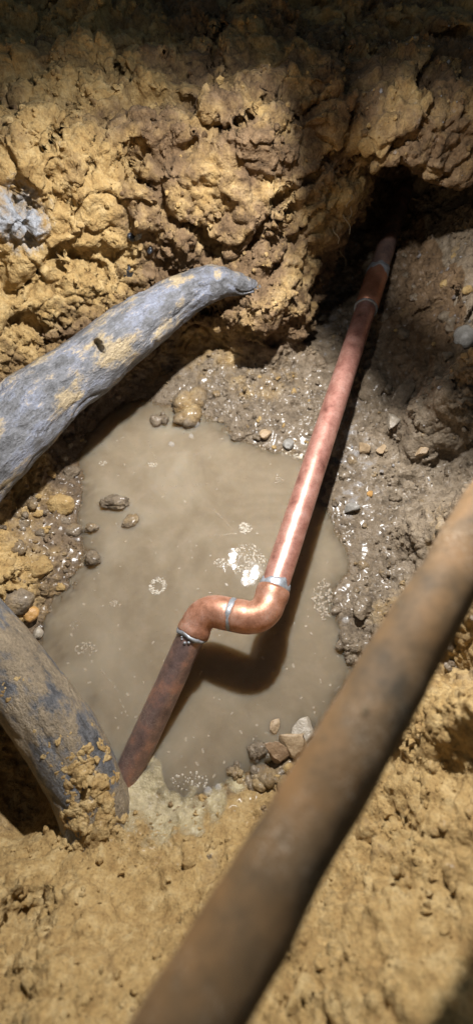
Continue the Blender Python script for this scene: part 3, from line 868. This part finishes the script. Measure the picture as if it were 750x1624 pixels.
strew(14, (100,680,300,900), .004, .010, ['clod_wet', 'clod_grey'], '{} half drowned in the shallow brown water', 'half drowned clods', True)

# ochre mud crust stuck on the lower root
def on_root(px, py):
    loc, nor, i, dist = rbvh.ray_cast(Vector((0, 0, CAM_H)), ray(px, py).normalized())
    return loc, nor
crust = [(135,1215,26),(120,1240,24),(150,1225,22),(110,1255,18),(145,1265,24),(165,1200,16),(165,1285,20),(115,1205,14),(100,1170,10),(88,1182,8),(160,1178,12),(42,1140,7),(8,1110,12),(2,1095,10),(18,1120,8),(130,1290,20),(178,1240,16),(120,1275,16),(148,1195,14),(105,1225,12),(172,1262,16),(155,1250,18),(128,1228,18),(160,1310,26),(125,1315,24),(185,1300,20),(105,1300,18),(145,1330,26),(180,1330,22),(60,1160,9),(75,1190,12),(110,1140,9),(30,1080,8),(140,1150,11),(90,1215,12)]
for k, (px, py, hw) in enumerate(crust):
    loc, nor = on_root(px, py)
    if loc is None: continue
    V_, F_ = blob_cluster(200 + k, 9, 3)
    V_ = V_ + .22 * np.stack([fbm(V_ + k, .5, 3, q_) for q_ in (1., 4., 7.)], 1)
    V_ = V_ * np.array([1, 1, .5]) * (hw * 1.15 * .46 / 750)
    q = Vector((0, 0, 1)).rotation_difference(nor)
    V_ = np.array([(q @ Vector(v) + loc - nor * .0015)[:] for v in V_])
    rpart(rl_, 'mud_crust', V_, F_, M['clod_ochre'])

# crumbs of soil: uncountable
tv = V
def make_crumbs(name, count, smin_, smax_, mt, cond):
    idx = np.nonzero(cond)[0]; idx = RNG.choice(idx, min(count, len(idx)), replace=False)
    bm = bmesh.new(); bmesh.ops.create_icosphere(bm, subdivisions=1, radius=1)
    B = np.array([v.co[:] for v in bm.verts]); BF = np.array([[v.index for v in fc.verts] for fc in bm.faces]); bm.free()
    n = len(idx)
    s_ = smin_ * (smax_ / smin_) ** (RNG.random(n) ** 2.2)
    D = B[None] * (1 + RNG.uniform(-.38, .38, (n, len(B), 1))) * RNG.uniform(.6, 1.2, (n, 1, 3)) * s_[:, None, None]
    VV = (D + (tv[idx] + Nn[idx] * (s_ * .35)[:, None])[:, None]).reshape(-1, 3)
    FF = (BF[None] + (np.arange(n) * len(B))[:, None, None]).reshape(-1, 3)
    me_ = mesh_np(name, VV, FF); me_.polygons.foreach_set('use_smooth', np.zeros(len(FF), bool))
    ca_ = me_.color_attributes.new('zone', 'FLOAT_COLOR', 'POINT')
    z_ = np.stack([yel[idx] + RNG.normal(0, .12, n), wet[idx] * .8, blue[idx] + RNG.normal(0, .12, n), brn[idx]], 1)
    ca_.data.foreach_set('color', np.repeat(z_, len(B), 0).astype(np.float32).ravel())
    o_ = add(name, me_, M[mt]); o_['kind'] = 'stuff'
    o_['label'] = 'loose soil crumbs and grit scattered over the banks'; o_['category'] = 'soil crumbs'
    return o_
Vd = V
inpit = (np.abs(V[:, 0]) < .45) & (V[:, 1] > -.2) & (V[:, 1] < .95) & (V[:, 2] > .001) & (Nn[:, 2] > .15)
clump = fbm(V, .05, 2, 31.) + RNG.normal(0, .2, len(V)) > .12
make_crumbs('soil_crumbs', 11000, .0009, .0042, 'soil', inpit & clump)

# ------------------------------------------------------------------ floating foam, bubbles, specks
def disc_foam(pts_r):
    # low bubbles: flattened domes joined into one raft
    VV = []; FF = []; off = 0
    seg, rings = 10, 3
    for x, y, r, hgt in pts_r:
        for i in range(rings):
            a = i / rings * math.pi / 2
            for k in range(seg):
                th = 2 * math.pi * k / seg
                VV.append((x + r * math.cos(a) * math.cos(th), y + r * math.cos(a) * math.sin(th), .0004 + hgt * math.sin(a)))
        VV.append((x, y, .0004 + hgt)); topi = off + rings * seg
        for i in range(rings - 1):
            for k in range(seg):
                FF.append((off+i*seg+k, off+i*seg+(k+1) % seg, off+(i+1)*seg+(k+1) % seg, off+(i+1)*seg+k))
        for k in range(seg): FF.append((off+(rings-1)*seg+k, off+(rings-1)*seg+(k+1) % seg, topi))
        off += rings * seg + 1
    return VV, FF
def foam_patch(px, py, n, rad, brad, label, ring=None, mat_='foam', stretch=(1, 1)):
    c = at(px, py, 0); L = []
    for k in range(int(n * 1.8)):
        th = random.uniform(0, 6.283)
        rr = random.gauss(ring, rad * .16) if ring else rad * math.sqrt(random.random())
        r = brad * .75 * (.25 + .75 * random.random() ** 2)
        L.append((rr * math.cos(th) * stretch[0], rr * math.sin(th) * stretch[1], r, r * .3))
    V_, F_ = disc_foam(L)
    o = add('foam', mesh_any('foam', V_, F_), M[mat_], loc=c); tag(o, label, 'foam'); return o
foam_patch(250, 930, 150, .0095, .0016, 'ring of pale foam floating in the middle of the pool', ring=.0082)
foam_patch(389, 838, 60, .008, .0022, 'small round raft of clear bubbles above the lamp glint')
foam_patch(352, 893, 40, .009, .0018, 'little bubble raft left of the lamp glint', stretch=(1.2, .7))
foam_patch(392, 890, 150, .021, .0022, 'bright bubble raft around the lamp glint beside the copper pipe', stretch=(1.0, 1.15))
foam_patch(180, 957, 22, .0045, .0016, 'small pale foam dot left of the foam ring', mat_='scum')
foam_patch(136, 1030, 40, .010, .0018, 'faint foam patch beside the dark grey root', stretch=(1.3, .8), mat_='scum')
foam_patch(443, 760, 24, .008, .0016, 'faint foam patch on the water under the copper pipe', stretch=(.8, 1.2), mat_='scum')
foam_patch(242, 737, 26, .006, .0018, 'small foam spot near the back of the pool', stretch=(1.3, .7))
foam_patch(163, 735, 16, .005, .0016, 'tiny foam spot below the grey-blue root')
foam_patch(512, 950, 110, .017, .0024, 'wet bubbly foam against the right waterline', stretch=(.8, 1.5), mat_='scum')
foam_patch(209, 822, 20, .006, .0014, 'thin foam spot by the low clod', mat_='scum')
foam_patch(120, 990, 18, .007, .0013, 'thin foam wisp by the left shore', mat_='scum')
foam_patch(300, 1240, 40, .012, .002, 'bubbles trapped along the near shore', stretch=(1.6, .7))
# specks of silt and scratches of scum
VV = []; FF = []
def sp_add(c, r, el=1., th=0.):
    off = len(VV)
    for k in range(6):
        a = k * math.pi / 3; x = r * el * math.cos(a); y = r * math.sin(a)
        VV.append((c.x + x * math.cos(th) - y * math.sin(th), c.y + x * math.sin(th) + y * math.cos(th), .0006))
    FF.append(tuple(range(off, off + 6)))
for k in range(520):
    c = at(random.uniform(80, 540), random.uniform(650, 1250), 0)
    loc, nor = drop(c.x, c.y, .02)
    if loc is not None and loc.z > -.002: continue
    sp_add(c, .0003 + .0011 * random.random() ** 3, random.uniform(1, 2.2), random.uniform(0, 3))
for (a, b2) in (((160,1062),(188,1096)), ((190,1110),(205,1140)), ((255,772),(330,768)), ((335,805),(365,835)), ((340,850),(380,846)), ((235,700),(250,735)), ((410,880),(440,900))):
    A, B_ = at(*a), at(*b2)
    for k in range(22):
        c = A.lerp(B_, random.random()); c += Vector((random.gauss(0, .0006), random.gauss(0, .0006), 0))
        sp_add(c, random.uniform(.0002, .0006), random.uniform(1, 2.5), random.uniform(0, 3))
o = add('floating_specks', mesh_any('floating_specks', VV, FF), M['scum']); o['kind'] = 'stuff'
o['label'] = 'pale specks and scratches of scum floating on the water'; o['category'] = 'specks'
# yellow scum skin by the near shore
patch = [(at(px, py, 0), r * PX) for px, py, r in ((222,1262,40),(238,1232,24),(262,1290,38),(305,1290,32),(345,1270,24),(375,1240,18),(232,1205,14))]
gxs = np.arange(-.145, .03, .0022); gys = np.arange(-.085, .03, .0022)
G = np.array([(a, b_, 0) for a in gxs for b_ in gys]); ny_ = len(gys)
rimv = np.min([np.hypot(G[:, 0] - c.x, G[:, 1] - c.y) / r for c, r in patch], 0) + .35 * fbm(G, .012, 3, 5.)
rimv = np.clip(rimv, 0, 1)
hz = .0012 + .0008 * fbm(G, .006, 2, 2.)
for i, v in enumerate(G):
    loc, nor = drop(v[0], v[1], .05)
    G[i, 2] = max(hz[i], loc.z + .001 if loc is not None and loc.z < .03 else hz[i])
GF = np.array([(i*ny_+j, (i+1)*ny_+j, (i+1)*ny_+j+1, i*ny_+j+1) for i in range(len(gxs)-1) for j in range(ny_-1)])
GF = GF[(rimv[GF] < 1).any(1)]
usd = np.unique(GF); rm = np.full(len(G), -1); rm[usd] = np.arange(len(usd))
me_ = mesh_np('scum_skin', G[usd], rm[GF])
ra = me_.attributes.new('rim', 'FLOAT', 'POINT'); ra.data.foreach_set('value', rimv[usd].astype(np.float32))
o = add('scum_skin', me_, M['yellow_scum']); tag(o, 'pale yellow frothy scum skin between the dark root and near shore', 'scum')
# single bubbles
bub = [(310,672,8),(272,705,6),(622,1,0),(303,692,5),(548,985,6),(405,1205,5),(433,1196,4),(330,1256,6),(118,838,4),(378,1215,4),(346,1250,5)]
for px, py, r in bub:
    if r == 0: continue
    pos, nor = hit(px, py); r_m = r * PX
    bm = bmesh.new(); bmesh.ops.create_uvsphere(bm, u_segments=20, v_segments=12, radius=r_m)
    bmesh.ops.delete(bm, geom=[v for v in bm.verts if v.co.z < -r_m * .1], context='VERTS')
    me_ = bpy.data.meshes.new('bubble'); bm.to_mesh(me_); bm.free(); me_.polygons.foreach_set('use_smooth', np.ones(len(me_.polygons), bool))
    o = add('bubble', me_, M['bubble'], loc=pos); tag(o, 'clear domed bubble on wet mud at the waterline', 'bubble', 'bubbles at the waterline')

# fine torn root fibres hanging from the cliff edge
for k, (px, py, dx, dy) in enumerate([(546,345,8,26),(551,322,6,-14),(660,316,18,8),(530,368,6,18),(540,400,8,22),(556,330,-6,20),(672,318,10,-8)]):
    pos, nor = hit(px, py)
    depth = (pos - Vector((0, 0, CAM_H))).dot(Vector((0, math.cos(PITCH), -math.sin(PITCH)))) - .006
    A = atd(px, py, depth); B_ = atd(px + dx, py + dy, depth - .004); mid_ = (A + B_) / 2 + Vector((.003, -.002, .002))
    V_, F_ = tube(spline([A - (B_ - A) * .4, A, mid_, B_], 12), [.0009 - .0006 * i / 11 for i in range(12)], 8)
    tag(add('root_fibre', mesh_any('root_fibre', V_, F_), M['pale_root']), 'pale torn root fibre sticking out of the cliff at the hollow', 'root fibre', 'root fibres at the hollow')

# ------------------------------------------------------------------ rusty pipe across the near corner
A = atd(752, 848, .236); B_ = atd(482, 1312, .169)
dr = (B_ - A).normalized()
V_, F_ = tube(lerp(A - dr * .32, B_ + dr * .42, 260), .0143, 48)
V_ = V_ + np.stack([fbm(V_ + k, .03, 3) for k in (1., 5., 9.)], 1) * .0011
bar = empty('rusty_pipe', A, 'rusty brown iron pipe crossing above the near corner of the pit, out of focus', 'pipe')
add('pipe_section', mesh_any('pipe_section', V_ - np.array(A)[None], F_), M['rust'], bar)

bvp = BVHTree.FromPolygons(V_.tolist(), [tuple(dict.fromkeys(f_)) for f_ in F_])
for k, (px, py, hw) in enumerate([(720,830,16),(690,900,12),(735,800,12),(640,960,18),(600,1060,14),(560,1120,22),(520,1180,14),(690,980,14),(610,1150,16),(660,890,9),(585,1000,10)]):
    loc, nor, i_, d_ = bvp.ray_cast(Vector((0, 0, CAM_H)), ray(px, py).normalized())
    if loc is None: continue
    Vc, Fc = blob_cluster(400 + k, 7, 2)
    q = Vector((0, 0, 1)).rotation_difference(nor)
    Vc = np.array([(q @ (Vector(v) * (hw * .2 / 750)) * 1.0 + loc - nor * .0006 - A)[:] for v in Vc * np.array([1, 1, .22])])
    add('caked_soil', mesh_any('caked_soil', Vc, Fc), M['caked'], bar)

# ------------------------------------------------------------------ LED work lamp on a stand, above the pool
hc = (LED_POS[0] + LED_POS[1]) / 2
fwd = (LED_AIM - hc).normalized(); sx = (LED_POS[1] - LED_POS[0]).normalized(); sx = (sx - fwd * sx.dot(fwd)).normalized(); sy = fwd.cross(sx)
lamp = empty('work_lamp', (-.62, .40, .30), 'black twin LED work lamp on a stand lighting the pool', 'work lamp')
def lbox(name, c, hx, hy, hz, mt, parent=lamp):
    bm = bmesh.new(); bmesh.ops.create_cube(bm, size=2)
    bmesh.ops.bevel(bm, geom=bm.edges[:], offset=.12, segments=2, affect='EDGES')
    V_ = [(c + sx * (v.co.x * hx) + sy * (v.co.y * hy) + fwd * (v.co.z * hz) - lamp.location)[:] for v in bm.verts]
    F_ = [[v.index for v in fc.verts] for fc in bm.faces]; bm.free()
    return add(name, mesh_any(name, V_, F_, False), mt, parent)
lbox('housing', hc - fwd * .024, .050, .024, .013, M['lamp_black'])
for k in range(5): lbox('cooling_fin', hc - fwd * .042 + sx * (.016 * (k - 2)), .0022, .020, .006, M['lamp_black'])
def ltube(name, pts, r, mt=None):
    V_, F_ = tube(spline(pts, 40) if len(pts) > 2 else lerp(pts[0], pts[1], 2), r, 16)
    return add(name, mesh_any(name, V_ - np.array(lamp.location)[None], F_), mt or M['lamp_black'], lamp)
top_ = Vector((-.60, .40, .70))
ltube('pole', [Vector((-.62, .40, .30)), top_], .010)
ltube('arm', [top_, Vector((-.3, .42, .70)), Vector((-.08, .43, .66)), hc - fwd * .04], .008)
ltube('base', [Vector((-.62, .40, .285)), Vector((-.62, .40, .315))], .06)
# unseen bar added by the housing to throw the shade band over the right bank
sa, sm_, sb = at(545, 450, .06), at(655, 585, .06), at(760, 640, .10)
k = .17
ha, hm, hb = [LED_POS[0].lerp(q, k) for q in (sa, sm_, sb)]
ltube('shade_bar', [hc - fwd * .03 + sx * .045, ha + Vector((-.02, .03, .05)), ha, hm, hb, hb + (hb - ha) * .6 + Vector((0, 0, .03)), hc - fwd * .05 + Vector((.07, -.05, .02)), hc - fwd * .03 + sx * -.045 + Vector((.01, -.01, 0))], .0125)
for i, p in enumerate(LED_POS):
    V_, F_ = tube([p - fwd * .012, p - fwd * .004], .009, 24)
    add('led_lens', mesh_any('led_lens', V_ - np.array(lamp.location)[None], F_), M['led'], lamp)
    ld = bpy.data.lights.new('led_light', 'SPOT'); ld.energy = LAMP_W * LED_SHARE[i]; ld.shadow_soft_size = .008
    ld.spot_size = math.radians(156); ld.spot_blend = 1.0; ld.color = (1, .985, .97)
    lo = bpy.data.objects.new('led_light', ld); C.objects.link(lo)
    lo.parent = lamp
    lo.location = p - lamp.location; lo.rotation_euler = (LED_AIM - p).to_track_quat('-Z', 'Y').to_euler()
